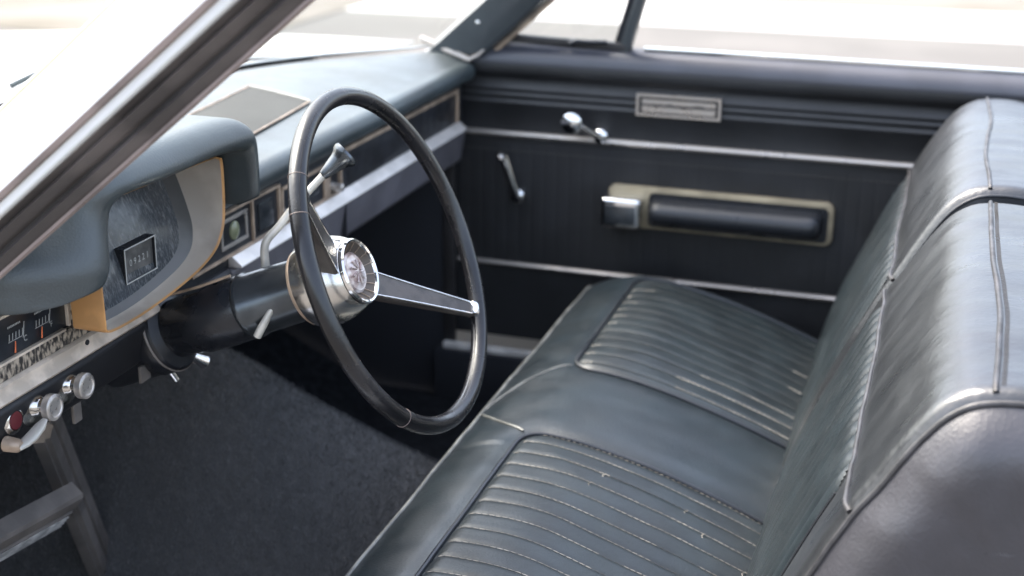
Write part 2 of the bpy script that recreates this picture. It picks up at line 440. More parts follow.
# lower fluted panel
def flute(u, v):
    y = -.385+1.5*u; z = .343+.228*v
    ph = (y/.024) % 1
    d = .0009*(1-abs(2*ph-1)**10) if .03 < v < .93 else .0004
    return Vector((-.7215+d, y, z))
MB().grid(flute, 620, 12).build('fluted_panel', 'door', door)
sb = MB()
y = -.38
while y < 1.0:
    sb.tube([(-.7185, y, .5565), (-.7185, y+.006, .5565)], .0007, 5); y += .0095
sb.build('stitching', 'dark_thread', door, kind='stuff')
MB().extrude([(-.722, .5825), (-.7145, .5840), (-.7125, .588), (-.7145, .5925), (-.722, .594)], -.385, 1.2, lambda u, v, t_: Vector((u, t_, v))).build('trim_strip', 'aluminium', door, label='upper chrome trim strip', angle=50)
MB().extrude([(-.7245, .3295), (-.7185, .3305), (-.7165, .334), (-.7185, .3375), (-.7245, .339)], -.385, 1.2, lambda u, v, t_: Vector((u, t_, v))).build('trim_strip', 'aluminium', door, label='lower chrome trim strip', angle=50)
MB().bbox(-.756, -.7385, -.04, 1.2, .7515, .7600).build('window_channel', 'chrome', door, bevel=.002)
MB().bbox(-.742, -.7345, -.30, 1.2, .180, .32).build('door_bottom', 'dark_and_shaded_carpet', door)
# vent window
vf = MB()
vf.bar((-.742, -.325, .763), (-.742, -.062, .7575), .020, .014)
vf.build('vent_frame', 'rubber_dark', door, bevel=.003)
MB().bar((-.736, -.30, .750), (-.736, -.085, .7455), .012, .008).build('vent_rail', 'lower_dash', door, bevel=.002)
MB().bar((-.742, -.078, .74), (-.726, .040, 1.16), .018, .020).build('vent_post', 'pillar_inner', door, bevel=.004)
MB().bar((-.748, -.092, .755), (-.732, .026, 1.16), .006, .012).build('vent_post_seal', 'matte', door, bevel=.001)
MB().tube([(-.730, -.175, .7595), (-.728, -.160, .7655), (-.728, -.135, .765), (-.728, -.105, .7665)], .0045, 8).build('vent_latch', 'black', door)
MB().add([(-.745, -.31, .765), (-.745, -.085, .760), (-.734, .03, 1.14), (-.734, .02, 1.14)], [(0, 1, 2, 3)]).build('vent_glass', 'glass', door, smooth=False)
# window crank
def crank(p_hub, p_knob, kr, name, big=True):
    ph = Vector(p_hub); pk = Vector(p_knob)
    a = MB(); a.lathe(ph+Vector((0, 0, 0)), (1, 0, 0), [(0, .0135), (.010, .0135), (.013, .011), (.0145, .005), (.0145, 0)], 20)
    a.tube([ph+Vector((.010, 0, 0)), ph.lerp(pk, .35)+Vector((.017, 0, 0)), ph.lerp(pk, .8)+Vector((.019, 0, 0)), pk+Vector((.020, 0, 0))], [.0085, .0080, .0085, .0085], 10, flat=.8)
    c_ = a.build('window_crank' if big else 'vent_crank', 'chrome', door)
    k = MB(); k.lathe(pk+Vector((.018, 0, 0)), (1, 0, 0), [(0, kr*.55), (.004, kr*.6), (.009, kr*.95), (.015, kr), (.021, kr*.92), (.025, kr*.55), (.026, 0)], 22)
    k.build('knob', 'chrome', c_)
crank((-.7205, -.108, .598), (-.710, -.152, .627), .0205, 'window_crank')
crank((-.7205, -.264, .472), (-.718, -.288, .551), .0090, 'vent_crank', False)
# name plate
np_ = MB()
def plate_ring(mb, y0, y1, z0, z1, wd, x0, x1):
    mb.bbox(x0, x1, y0, y1, z1-wd, z1); mb.bbox(x0, x1, y0, y1, z0, z0+wd)
    mb.bbox(x0, x1-.0003, y0, y0+wd, z0+wd, z1-wd); mb.bbox(x0, x1-.0003, y1-wd, y1, z0+wd, z1-wd)
plate_ring(np_, -.044, .108, .642, .6815, .0045, -.721, -.7115)
npo = np_.build('nameplate', 'aluminium', door)
MB().bbox(-.721, -.7155, -.041, .105, .645, .678).build('nameplate_back', 'black', npo)
pb = MB(); pb.bbox(-.7165, -.7140, -.034, .098, .6635, .6725); pb.bbox(-.7165, -.7135, -.034, .098, .6495, .6600)
pb.build('nameplate_bars', 'aluminium', npo)
sq = MB()
y = -.022; random.seed(3)
pts = []
while y < .086:
    pts.append((-.7130, y, .6618+random.choice((-.0022, -.001, .0012, .0026)))); y += .0035
sq.tube(pts, .0009, 5); sq.build('script_lettering', 'black', npo)
# armrest
def rrect(y0, y1, z0, z1, r, n=6):
    o = []
    for cy, cz, a0 in ((y1-r, z1-r, 0), (y0+r, z1-r, 90), (y0+r, z0+r, 180), (y1-r, z0+r, 270)):
        for k in range(n+1):
            a = R(a0+90*k/n); o.append((cy+r*math.cos(a), cz+r*math.sin(a)))
    return o
def tilt(y, z): return z-.0*(y)
arm = MB().extrude(rrect(-.088, .318, .434, .5125, .014), -.7205, -.7075, lambda u, v, t_: Vector((t_, u, v))).build('armrest', 'gold', door, bevel=.003)
MB().extrude(rrect(-.012, .309, .4400, .5035, .010), -.7075, -.7050, lambda u, v, t_: Vector((t_, u, v))).build('armrest_inset', 'black', arm)
def pad(u, v):
    a = -math.pi/2+math.pi*v
    e = min(1, min(u, 1-u)/.06); sc_ = math.sqrt(max(0, 1-(1-e)**2))*.35+.65 if e < 1 else 1
    return Vector((-.7065+.040*math.cos(a)**.7*sc_ if math.cos(a) > 0 else -.7065, -.006+.304*u, .4715+.0245*math.sin(a)*sc_))
MB().grid(pad, 60, 20).build('armrest_pad', 'pad_leather', arm)
cap = MB().bbox(-.7205, -.668, -.092, -.020, .441, .497)
cap.build('armrest_end_cap', 'chrome', arm, bevel=.008, seg=3)
MB().bbox(-.668, -.6665, -.084, -.028, .449, .484).build('armrest_handle_face', 'column_blue', arm, bevel=.0008)

# ------------------------------------------------------------------ dashboard
dash = thing('dashboard', 'blue-black padded vinyl dashboard with tan trim, hooded gauge cluster and glovebox', 'dashboard', (0, -.5, .5))
def top_z(x, y): return .722+.012*math.sin(math.pi*min(1, max(0, (y+.72)/.38)))
# pad: section from windscreen to the rolled front edge, swept in x
def padsec(x, v):
    yb = base_y(max(-.71, min(.71, x)))+.012
    yf = -.362
    L1 = .78
    if v < L1:
        q = v/L1; y = yb+(yf-yb)*q
        return y, .733+.008*math.sin(math.pi*q)-.012*q
    q = (v-L1)/(1-L1); a = math.pi/2-math.pi*q*1.05
    return yf+.020*math.cos(a), .703+.0185*math.sin(a)
def padf(u, v):
    x = .73-1.425*u; y, z = padsec(x, v)
    e = sstep(.0, .02, u)*1
    return Vector((x, y, z+.0012*noise.noise(Vector((x*6, y*9, 1)))))
MB().grid(padf, 190, 60, keep=lambda u, v: not (.338 < .73-1.425*u < .690 and padf(u, v).y > -.43)).build('dash_pad', 'dash', dash)
# speaker grille
q4 = [Vector((.20, -.408, 0)), Vector((-.212, -.443, 0)), Vector((-.257, -.569, 0)), Vector((.16, -.530, 0))]
def bil(u, v, dz=0):
    p = q4[0].lerp(q4[1], u).lerp(q4[3].lerp(q4[2], u), v)
    q = (p.y-(base_y(p.x)+.012))/(-.362-(base_y(p.x)+.012))
    return Vector((p.x, p.y, .733+.008*math.sin(math.pi*q)-.012*q+.0012*noise.noise(Vector((p.x*6, p.y*9, 1)))+dz))
gr = MB().grid(lambda u, v: bil(u, v, .003), 40, 16).build('speaker_grille', 'grille', dash)
MB().tube([bil(i/20, 0, .003) for i in range(21)], .0018, 6).tube([bil(i/20, 1, .003) for i in range(21)], .0022, 6).build('grille_edging', 'tan', gr)
MB().tube([bil(1, i/8, .003) for i in range(9)], .0018, 6).build('grille_edging', 'dash', gr)
# fascia block
FY = -.362
MB().bbox(-.69, .735, -.47, FY-.004, .600, .690).build('fascia', 'fascia', dash, bevel=.002)
def lowsec():
    return [(-.47, .600), (FY+.001, .600), (FY+.004, .596), (FY-.006, .540), (FY-.014, .532), (-.47, .532)]
MB().extrude(lowsec(), -.69, .205, lambda u, v, t_: Vector((t_, u, v))).build('lower_panel', 'lower_dash', dash, bevel=.003, label='grey lower dash panel below the glovebox')
MB().extrude([(-.47, .603), (FY+.001, .603), (FY+.006, .597), (FY-.004, .553), (FY-.014, .545), (-.47, .545)], .208, .735, lambda u, v, t_: Vector((t_, u, v))).build('lower_panel', 'lower_dark', dash, bevel=.003, label='black lower dash panel carrying the knobs')
MB().bbox(-.1475, -.1455, FY-.004, FY+.0045, .535, .600).build('panel_gap', 'matte', dash)
MB().bbox(-.69, .735, -.56, -.475, .50, .60).build('under_dash', 'matte', dash)
# trims on the right: upper strip, lower strip, glovebox, radio
def hstrip(mb, x0, x1, z0, z1, y0=FY-.004, y1=FY+.003): return mb.bbox(x0, x1, y0, y1, z0, z1)
a = MB(); hstrip(a, -.655, -.135, .6720, .6785); hstrip(a, -.655, -.649, .6165, .6725, y1=FY+.0027); hstrip(a, -.141, -.135, .6165, .6725, y1=FY+.0027)
gb = MB().bbox(-.649, -.141, FY-.005, FY-.001, .6165, .6725).build('glovebox_door', 'fascia', dash, bevel=.001)
a.build('glovebox_frame', 'tan', gb, bevel=.001)
MB().extrude([(FY-.006, .6165), (FY+.001, .6165), (FY+.015, .6045), (FY+.015, .6020), (FY-.006, .6010)], -.665, .20, lambda u, v, t_: Vector((t_, u, v))).build('lower_trim', 'silver', dash, bevel=.001, label='pale metal strip below the glovebox')
rd = MB().bbox(-.130, .055, FY-.005, FY-.001, .6180, .6720).build('radio', 'fascia', dash)
a = MB(); hstrip(a, -.130, .055, .6655, .6705); hstrip(a, -.130, .055, .6165, .6205); hstrip(a, -.100, -.080, .6205, .6655, y1=FY+.002); hstrip(a, .050, .055, .6205, .6655, y1=FY+.002)
a.build('radio_frame', 'tan', rd, bevel=.001)
MB().bbox(-.060, .030, FY-.004, FY+.002, .634, .656).build('radio_dial', 'column_blue', rd, bevel=.001)
for kx in (-.112, .042): MB().lathe((kx, FY-.001, .630), (0, 1, 0), [(0, .007), (.016, .006), (.018, .004), (.018, 0)], 16).build('radio_knob', 'knob', rd)
a = MB(); hstrip(a, .060, .300, .6735, .6775); hstrip(a, .060, .300, .6165, .6200); hstrip(a, .060, .066, .620, .6735, y1=FY+.0027); hstrip(a, .137, .141, .620, .6735, y1=FY+.0027)
hp = MB().bbox(.060, .300, FY-.005, FY-.001, .618, .675).build('heater_panel', 'fascia', dash)
a.build('heater_panel_frame', 'tan', hp, bevel=.001)
MB().bbox(.082, .122, FY-.004, FY+.002, .628, .664).build('heater_slide_plate', 'column_blue', hp, bevel=.001)
a = MB(); a.bbox(.152, .222, FY-.004, FY+.001, .628, .633); a.bbox(.152, .222, FY-.004, FY+.001, .662, .667); a.bbox(.152, .157, FY-.004, FY+.0007, .633, .662); a.bbox(.217, .222, FY-.004, FY+.0007, .633, .662)
a.build('indicator_frame', 'aluminium', hp, bevel=.001)
M['olive'] = mat('olive_lens', (.16, .17, .10), .15)
MB().lathe((.187, FY-.003, .647), (0, 1, 0), [(0, .013), (.004, .012), (.007, .006), (.008, 0)], 18).build('indicator_lens', 'olive', hp)
# left side: gauge strip, worn band, cream trim
gs = MB().bbox(.549, .725, FY-.005, FY-.001, .6450, .6880).build('gauge_strip', 'gauge', dash, bevel=.001)
a = MB(); hstrip(a, .535, .735, .6885, .6915); hstrip(a, .555, .735, .6420, .6448)
a.bbox(.5455, .5490, FY-.004, FY+.0026, .6448, .6885); a.build('gauge_frame', 'cream', gs, bevel=.0008)
MB().bbox(.375, .735, FY-.005, FY+.0015, .6255, .6415).build('worn_strip', 'worn_band', dash, bevel=.001)
MB().bbox(.50, .5455, FY-.005, FY+.006, .6415, .7000).build('worn_strip', 'worn_band', dash, bevel=.001)
ct = []
MB().extrude([(FY-.006, .6035), (FY+.007, .6045), (FY+.010, .6080), (FY+.0045, .6160), (FY+.005, .6225), (FY+.002, .6250), (FY-.006, .6250)], .385, .735, lambda u, v, t_: Vector((t_, u, v))).build('cream_trim', 'cream', dash, angle=50)
MB().lathe((.525, FY+.004, .6185), (0, 1, 0), [(0, .003), (.002, .003), (.002, 0)], 12).build('trim_screw', 'matte', dash)
gx = MB()
def gf(cx, cz): return lambda u, v: Vector((cx-u, FY-.0002, cz+v))
for cx, ch in ((.632, 'C'), (.589, 'F')):
    fr_ = gf(cx, .6640)
    for k in range(5):
        u = -.011+k*.0052
        gx.add([fr_(u, -.003), fr_(u+.0011, -.003), fr_(u+.0022, .004), fr_(u+.0011, .004)], [(0, 1, 2, 3)])
    gx.add([fr_(-.012, -.004), fr_(.010, -.004), fr_(.010, -.0033), fr_(-.012, -.0033)], [(0, 1, 2, 3)])
    gx.add([fr_(.0105, -.006), fr_(.0118, -.006), fr_(.0155, .010), fr_(.0142, .010)], [(0, 1, 2, 3)])
    for k in range(9):
        u = -.011+k*.0023; gx.add([fr_(u, .0105), fr_(u+.0014, .0105), fr_(u+.0014, .0125), fr_(u, .0125)], [(0, 1, 2, 3)])
    text_mesh(gx, ch, .0085, gf(cx-.0145, .6560))
    MB().tube([(cx+.004, FY+.0005, .6475), (cx+.002, FY+.0005, .6590)], [.0009, .0004], 6).build('needle', 'needle', gs)
gx.build('gauge_markings', 'print', gs)
# knobs
def knob(x, z, s_=1.0):
    kb = MB().lathe((x, FY-.002, z), (0, 1, .06), [(0, .0160*s_), (.0025, .0160*s_), (.004, .0140*s_), (.0045, .0115*s_), (.0055, .0085*s_), (.012, .0070*s_), (.013, .0062*s_), (.019, .0058*s_)], 28).build('control_knob', 'worn_chrome', dash)
    MB().lathe((x, FY+.017, z+.001), (0, 1, .06), [(0, .0062*s_), (.001, .0092*s_), (.0015, .0100*s_), (.0085, .0100*s_), (.0098, .0090*s_), (.0102, .0072*s_), (.0093, .0066*s_), (.0093, 0)], 28).build('knob_cap', 'knob', kb)
knob(.561, .584, 1.38); knob(.617, .583, 1.38)
kk = MB().lathe((.652, FY-.002, .582), (0, 1, .06), [(0, .0150), (.004, .0150), (.006, .0125), (.007, .0105)], 28).build('control_knob', 'worn_chrome', dash, label='round switch with a red centre and lever handle')
MB().lathe((.652, FY+.004, .582), (0, 1, .06), [(0, .0095), (.0015, .0090), (.002, 0)], 24).build('switch_centre', 'red', kk)
MB().tube([(.668, FY+.015, .5610), (.660, FY+.018, .5625), (.650, FY+.020, .566), (.639, FY+.022, .572), (.631, FY+.023, .577)], [.0062, .0072, .0080, .0070, .0035], 14, flat=.55).build('lever_handle', 'ivory', kk)
MB().lathe((.667, FY+.002, .563), (0, 1, 0), [(0, .008), (.014, .007), (.018, .004), (.018, 0)], 18).build('lever_hub', 'tan', kk)
MB().bbox(.527, .541, FY-.012, FY-.008, .528, .550).build('mounting_clip', 'postmetal', dash, bevel=.001)
MB().bbox(.400, .420, FY-.005, FY-.001, .528, .548).build('mounting_clip', 'postmetal', dash, bevel=.001)

# instrument hood: a padded lip looping from the right wall over the gauges into the thick left padding
inn = [(.3165, .722), (.316, .745), (.316, .772), (.319, .784), (.330, .790), (.40, .7955), (.50, .799), (.552, .799), (.568, .795), (.576, .784), (.579, .765), (.581, .742), (.585, .733), (.598, .725), (.628, .720), (.650, .716)]
otr = [(.3035, .720), (.3025, .75), (.303, .785), (.307, .808), (.320, .824), (.37, .831), (.50, .836), (.60, .838), (.655, .835), (.690, .826), (.702, .80), (.704, .765), (.703, .735), (.701, .718), (.690, .709), (.664, .712)]
comb = cr([a_+b_ for a_, b_ in zip(inn, otr)], 6)
def lipy(x, z): return -.259-.050*sstep(.615, .70, x)-.095*sstep(.735, .845, z)*sstep(.59, .66, x)-.015*sstep(.80, .84, z)-.026*sstep(.735, .718, z)*sstep(.40, .36, x)+.006*sstep(.60, .56, x)*sstep(.36, .5, x)
hv = []; NQ = 22
for ix, iz, ox, oz in comb:
    th_ = math.hypot(ox-ix, oz-iz); rad = min(th_*.5, .011+.25*max(0, th_-.03)); rad = min(rad, th_*.5)
    row = [(ix, -.40, iz), (ix, -.33, iz)]
    for k in range(NQ+1):
        q = k/NQ; a = math.pi*q
        w_ = .5-.5*math.cos(a)
        # superelliptic nose across the thickness
        dep = (1-abs(2*w_-1)**2.6)**(1/2.2)
        x = ix+(ox-ix)*w_; z = iz+(oz-iz)*w_
        row.append((x, lipy(x, z)-rad*1.5*(1-dep), z))
    row += [(ox, -.33, oz), (ox, -.45, oz), (ox, -.60, min(oz, .74) if oz > .73 else oz)]
    hv.append(row)
nr = len(hv[0]); mbh = MB()
mbh.add([p for r_ in hv for p in r_], [(i*nr+k, i*nr+k+1, (i+1)*nr+k+1, (i+1)*nr+k) for i in range(len(hv)-1) for k in range(nr-1)]+[tuple(range(nr)), tuple((len(hv)-1)*nr+k for k in range(nr-1, -1, -1))])
mbh.build('instrument_hood', 'dash', dash, angle=70)
# cluster bezel: funnel
bez = [(.575, .664), (.566, .651), (.49, .650), (.40, .659), (.352, .671), (.330, .688), (.320, .713), (.3185, .768), (.327, .780), (.36, .783), (.50, .786), (.565, .786), (.575, .776), (.577, .74)]
bz = cr(bez+[bez[0]], 4)[:-1]; nb = len(bz)
bc = (.448, .722)
def ring(s_, y, dx=0, dz=0, sxx=None): return [(bc[0]+(x-bc[0])*(sxx or s_)+dx, y, bc[1]+(z-bc[1])*s_+dz) for x, z in bz]
def loft(mb, rs, cap=False):
    n_ = len(rs[0]); vs = []
    for r_ in rs: vs += r_
    fs = []
    for i in range(len(rs)-1):
        for k in range(n_): fs.append((i*n_+k, i*n_+(k+1) % n_, (i+1)*n_+(k+1) % n_, (i+1)*n_+k))
    if cap: fs.append(tuple((len(rs)-1)*n_+k for k in range(n_)))
    return mb.add(vs, fs)
cl = loft(MB(), [ring(1.0, -.336), ring(1.0, -.302), ring(.995, -.2985), ring(.985, -.2980), ring(.972, -.3005)]).build('instrument_cluster', 'amber', dash, angle=50)
def tilt_ring(s_, dx, dz, dy=0): return [(x, -.312-.048*max(0, min(1, (z-.650)/.135))+dy, z) for x, _, z in ring(s_, 0, dx, dz)]
loft(MB(), [ring(.972, -.3005), [(.6*a[0]+.4*b_[0], .55*a[1]+.45*b_[1]-.004, .6*a[2]+.4*b_[2]) for a, b_ in zip(ring(.972, -.3005), tilt_ring(.89, .006, -.001))], tilt_ring(.89, .006, -.001)]).build('cluster_surround', 'funnel', cl)
loft(MB(), [tilt_ring(.89, .006, -.001, .0004), tilt_ring(.80, .018, 0, -.003)]).build('cluster_inner_band', 'funnel_dark', cl)
loft(MB(), [tilt_ring(.80, .018, 0, -.0029), tilt_ring(.60, .016, .001, -.001), tilt_ring(.30, .014, 0, .001), tilt_ring(.02, .012, 0, .0015)], True).build('speedometer_lens', 'lens', cl)
ta = 0
def of(u, v, w_): return Vector((.4650-u, -.3325, .6965))+Vector((0, -math.sin(ta), math.cos(ta)))*v+Vector((0, math.cos(ta), math.sin(ta)))*w_
def obox(mb, u0, u1, v0, v1, w0, w1): return mb.extrude([(u0, v0), (u1, v0), (u1, v1), (u0, v1)], w0, w1, of)
od = MB()
obox(od, -.0305, .0305, .0178, .0195, -.018, .0100); obox(od, -.0305, .0305, -.0195, -.0178, -.018, .0100)
obox(od, -.0305, -.0288, -.0178, .0178, -.018, .0098); obox(od, .0288, .0305, -.0178, .0178, -.018, .0098)
obox(od, -.0288, .0288, -.0178, .0178, -.018, .0068)
od = od.build('odometer_box', 'black', cl)
a = MB(); obox(a, -.0305, .0305, .0181, .0195, .0100, .0108); obox(a, -.0305, .0305, -.0195, -.0181, .0100, .0108); obox(a, -.0305, -.0291, -.0181, .0181, .0100, .0107); obox(a, .0291, .0305, -.0181, .0181, .0100, .0107)
a.build('odometer_outline', 'print', od)
M['odo'] = mat('odometer_window', (.085, .083, .078), .35, var=.3, vscale=60)
obox(MB(), -.0286, .0286, -.0176, .0176, .0068, .0072).build('odometer_window', 'odo', od)
a = MB(); text_mesh(a, '0 9 2 2 1', .0105, lambda u, v: of(u+.001, v, .0076)); a.build('odometer_digits', 'print', od)

# ------------------------------------------------------------------ steering column + wheel
WC = Vector((.37, -.0645, .6961)); ang = R(22.5)
A = Vector((0, math.cos(ang), math.sin(ang))); UU = Vector((-1, 0, 0)); VV = Vector((0, -math.sin(ang), math.cos(ang)))
colm = thing('steering_column', 'glossy black steering column with bluish metal collar running into the dashboard', 'steering column', tuple(WC-A*.36))
MB().lathe(WC, -A, [(.195, .0), (.195, .036), (.200, .0385), (.235, .0390), (.262, .0385), (.272, .0355), (.30, .0345), (.322, .0350), (.40, .036)], 48).build('column_jacket', 'column', colm)
MB().lathe(WC, -A, [(.112, 0), (.112, .0345), (.116, .0355), (.186, .0365), (.189, .0385), (.194, .0390), (.197, .0375), (.198, 0)], 48).build('column_collar', 'column_blue', colm)
cb = MB().lathe(WC, -A, [(.300, .034), (.306, .0455), (.312, .048), (.330, .049), (.334, .047), (.40, .047)], 44)
cb.build('column_shroud', 'black', colm)
MB().lathe(WC, -A, [(.3095, .0482), (.3115, .0495), (.3135, .0482)], 40).build('shroud_ring', 'postmetal', colm)
def cpt(d, r, a_): return WC-A*d+(UU*math.cos(R(a_))+VV*math.sin(R(a_)))*r
# gear lever to the right, upward
b0 = cpt(.185, .033, 60)
k1 = Vector((.30, -.145, .783))
gl_path = cr([(.354, -.232, .660), (.353, -.233, .684), (.349, -.230, .696), (.340, -.221, .708), (.325, -.207, .730), (.301, -.180, .764)], 8)
gs_ = MB().tube(gl_path, [.0050-.0008*i/len(gl_path) for i in range(len(gl_path))], 12).build('gear_lever', 'ivory', colm)
kd = (Vector((.301, -.180, .764))-Vector((.330, -.214, .727))).normalized()
MB().lathe((.3025, -.182, .762), kd, [(0, .0048), (.003, .0060), (.014, .0085), (.024, .0105), (.029, .0125), (.032, .0155), (.036, .0165), (.039, .0150), (.040, .0)], 26).build('gear_knob', 'column_blue', gs_)
# turn signal lever
ts = MB().tube([(.398, -.198, .640), (.405, -.203, .629), (.410, -.210, .614), (.412, -.216, .602)], [.0025, .0036, .0046, .0046], 12)
ts.build('turn_signal_lever', 'ivory', colm)
kk = MB().bar((.372, -.355, .548), (.340, -.335, .528), .010, .004).build('lock_bracket', 'postmetal', colm, bevel=.001)
MB().tube([(.385, -.352, .540), (.375, -.345, .518)], .0042, 10).build('release_lever', 'chrome', colm)
MB().tube([(.352, -.338, .541), (.335, -.330, .527)], [.0045, .0085], 12).build('release_lever', 'chrome', colm)
# wires / pipe on column top
MB().tube([cpt(.20, .041, 100), cpt(.24, .043, 110), cpt(.29, .042, 100), cpt(.33, .05, 90)], .0018, 6).build('wire', 'tan', colm)

wheel = thing('steering_wheel', 'thin black two-spoke steering wheel with chrome bullet hub', 'steering wheel', tuple(WC))
RW = .1846
def wpt(r, a_, d=0): return WC+(UU*math.cos(R(a_))+VV*math.sin(R(a_)))*r+A*d
rim = MB().tube([wpt(RW, i*3, 0) for i in range(120)], .0098, 16, closed=True).build('rim', 'rim', wheel)
for a0 in (149, 136, 229):
    MB().tube([wpt(RW+.00985*math.cos(R(k*15)), a0, .00985*math.sin(R(k*15))) for k in range(24)], .0004, 5, closed=True).build('rim_joint', 'strip', rim)
# hub
MB().lathe(WC, A, [(-.113, 0), (-.113, .042), (-.110, .0470), (-.100, .0495), (-.088, .0500), (-.076, .0485), (-.064, .0445), (-.056, .0405), (-.052, .0372)], 56).build('hub', 'worn_chrome', wheel)
MB().lathe(WC, A, [(-.1175, .0400), (-.1155, .0440), (-.1125, .0450), (-.110, .0430)], 56).build('hub_ring', 'tan', wheel)
hf = MB().lathe(WC, A, [(-.0535, .0340), (-.051, .0370), (-.0475, .0372), (-.0455, .0355), (-.0465, .0335), (-.049, .0325)], 56).build('horn_ring', 'chrome', wheel)
MB().lathe(WC, A, [(-.0485, .0328), (-.058, .0235), (-.0585, .0225)], 56).build('horn_recess', 'ribs', hf)
a = MB()
for k in range(16):
    an = k*360/16
    a.bar(wpt(.0235, an, -.0570), wpt(.0320, an, -.0485), .0005, .0008, up=A)
a.build('recess_fins', 'tan', hf)
MB().lathe(WC, A, [(-.059, .0238), (-.0545, .0232), (-.0525, .0205), (-.0528, .0190), (-.0505, .0120), (-.0495, .005), (-.0493, 0)], 48).build('medallion', 'crystal', hf)
a = MB()
for k in range(9):
    an = k*40+10
    a.tube([wpt(.004, an, -.0488), wpt(.0135, an+18, -.0500)], [.0009, .0014], 6)
a.build('medallion_crest', 'crystal', hf)
# spokes
for a0 in (322, 142):
    n_ = 16; vt = []; vb = []
    ins = []; chl = [[], []]
    th = R(a0); er = UU*math.cos(th)+VV*math.sin(th); et = -UU*math.sin(th)+VV*math.cos(th)
    secs = []
    for i in range(n_+1):
        q = i/n_; r_ = .032+(RW-.004-.032)*q
        d_ = -.058*(1-q)
        hw = .0165+(.0085-.0165)*q**.8
        c_ = WC+er*r_+A*d_
        secs.append([c_-et*hw, c_-et*(hw-.0015)+A*.003, c_+et*(hw-.0015)+A*.003, c_+et*hw, c_+et*hw*.75-A*(.020-.010*q), c_-et*hw*.75-A*(.020-.010*q)])
        ins.append((c_-et*(hw-.0032)+A*.0034, c_+et*(hw-.0032)+A*.0034))
        chl[0].append(c_-et*(hw-.0018)+A*.0034); chl[1].append(c_+et*(hw-.0018)+A*.0034)
    sp = MB()
    loft(sp, [[tuple(p) for p in s_] for s_ in secs], True)
    spo = sp.build('spoke', 'insert', wheel, angle=35)
    im = MB(); vs = [p for pr in ins[:-1] for p in pr]
    im.add(vs, [(2*i, 2*i+1, 2*i+3, 2*i+2) for i in range(n_-1)]); im.build('spoke_insert', 'insert', spo)
    MB().tube(chl[0], .0009, 6).tube(chl[1], .0009, 6).tube([chl[0][-2], chl[1][-2]], .0009, 6).build('spoke_beading', 'chrome', spo)
    MB().bar(WC+er*(RW-.016)+A*-.002, WC+er*(RW-.003)+A*.001, .016, .011, up=A).build('spoke_cap', 'chrome', spo, bevel=.003)

# ------------------------------------------------------------------ bench seat
seat = thing('bench_seat', 'worn blue-black vinyl bench seat with pleated cushions, split backrest and cream stitching', 'car seat', (0, .2, .08))
cp = cr([(.02, .11), (-.09, .12), (-.125, .17), (-.133, .24), (-.122, .305), (-.098, .345), (-.062, .369), (-.02, .381), (.02, .385), (.07, .381), (.13, .369), (.2, .350), (.28, .322), (.36, .290), (.44, .262)], 12)
# arclength param
def arclen(c):
    L = [0]
    for i in range(1, len(c)): L.append(L[-1]+math.dist(c[i], c[i-1]))
    return L
cL = arclen(cp)
def samp(c, L, s_):
    s_ = max(0, min(L[-1], s_)); lo, hi = 0, len(L)-1
    while hi-lo > 1:
        m_ = (lo+hi)//2
        if L[m_] <= s_: lo = m_
        else: hi = m_
    q = (s_-L[lo])/max(1e-9, L[hi]-L[lo])
    p = tuple(a+(b-a)*q for a, b in zip(c[lo], c[hi])); tg = (c[hi][0]-c[lo][0], c[hi][1]-c[lo][1]); l = math.hypot(*tg)
    return p, (-tg[1]/l, tg[0]/l)   # left normal
def s_of(c, L, idx, val, start):
    for i in range(start, len(c)-1):
        a, b = c[i][idx], c[i+1][idx]
        if (a-val)*(b-val) <= 0 and a != b: return L[i]+(L[i+1]-L[i])*(val-a)/(b-a)
    return L[-1]
cmin_i = min(range(len(cp)), key=lambda i: cp[i][0])
def cs(y): return s_of(cp, cL, 0, y, cmin_i)
S0, S_F, S_R = 0, cs(0.0), cs(.41)
XE = .622
PN = dict(x0=.096, x1=.560, s0=S_F, s1=S_R+.05, r=.035)
PF = dict(x0=-.575, x1=-.138, s0=S_F, s1=S_R+.05, r=.035)
PIT = .0345
def sdf(P, x, s_):
    cx_, cs_ = (P['x0']+P['x1'])/2, (P['s0']+P['s1'])/2; hx, hs = (P['x1']-P['x0'])/2, (P['s1']-P['s0'])/2
    qx = abs(x-cx_)-hx+P['r']; qs = abs(s_-cs_)-hs+P['r']
    return min(max(qx, qs), 0)+math.hypot(max(qx, 0), max(qs, 0))-P['r']
def cush(x, s_, off=0, pl=False):
    (y, z), (ny, nz_) = samp(cp, cL, s_)
    ny, nz_ = (ny, nz_)
    if s_ > cL[5] and nz_ < -.2: ny, nz_ = -ny, -nz_
    d = off
    e = max(0, abs(x)-(XE-.05))/.05
    if e > 0: d -= .05*(1-math.sqrt(max(0, 1-min(1, e)**2)))
    crown = sstep(-.14, .02, y)
    dN, dF = sdf(PN, x, s_), sdf(PF, x, s_)
    dm = min(dN, dF)
    # padding swells inside each panel and in the centre strip, valley along the piping
    d -= .0045*math.exp(-(dm/.010)**2)
    P_ = PN if dN < dF else PF
    if dm < 0:
        d += .006*sstep(0, -.12, dm)*crown
    elif abs(x) < .14: d += .003*crown*sstep(0, .04, dm)
    d -= .010*math.exp(-((x-.33)/.17)**2)*sstep(.05, .2, y) + .008*math.exp(-((x+.35)/.17)**2)*sstep(.05, .2, y)
    d += .0016*noise.noise(Vector((x*7, s_*7, 3)))+.0007*noise.noise(Vector((x*24, s_*15, 5)))
    if pl:
        ph = ((x-P_['x0'])/PIT) % 1
        k_ = abs(2*ph-1)          # 1 at seam
        fade = sstep(0, -.010, dm)
        d += (.0018*(1-k_**5.0)-.0006)*fade*(1+.35*noise.noise(Vector((x*40, s_*12, 2))))
    return Vector((x, y+ny*d, z+nz_*d))
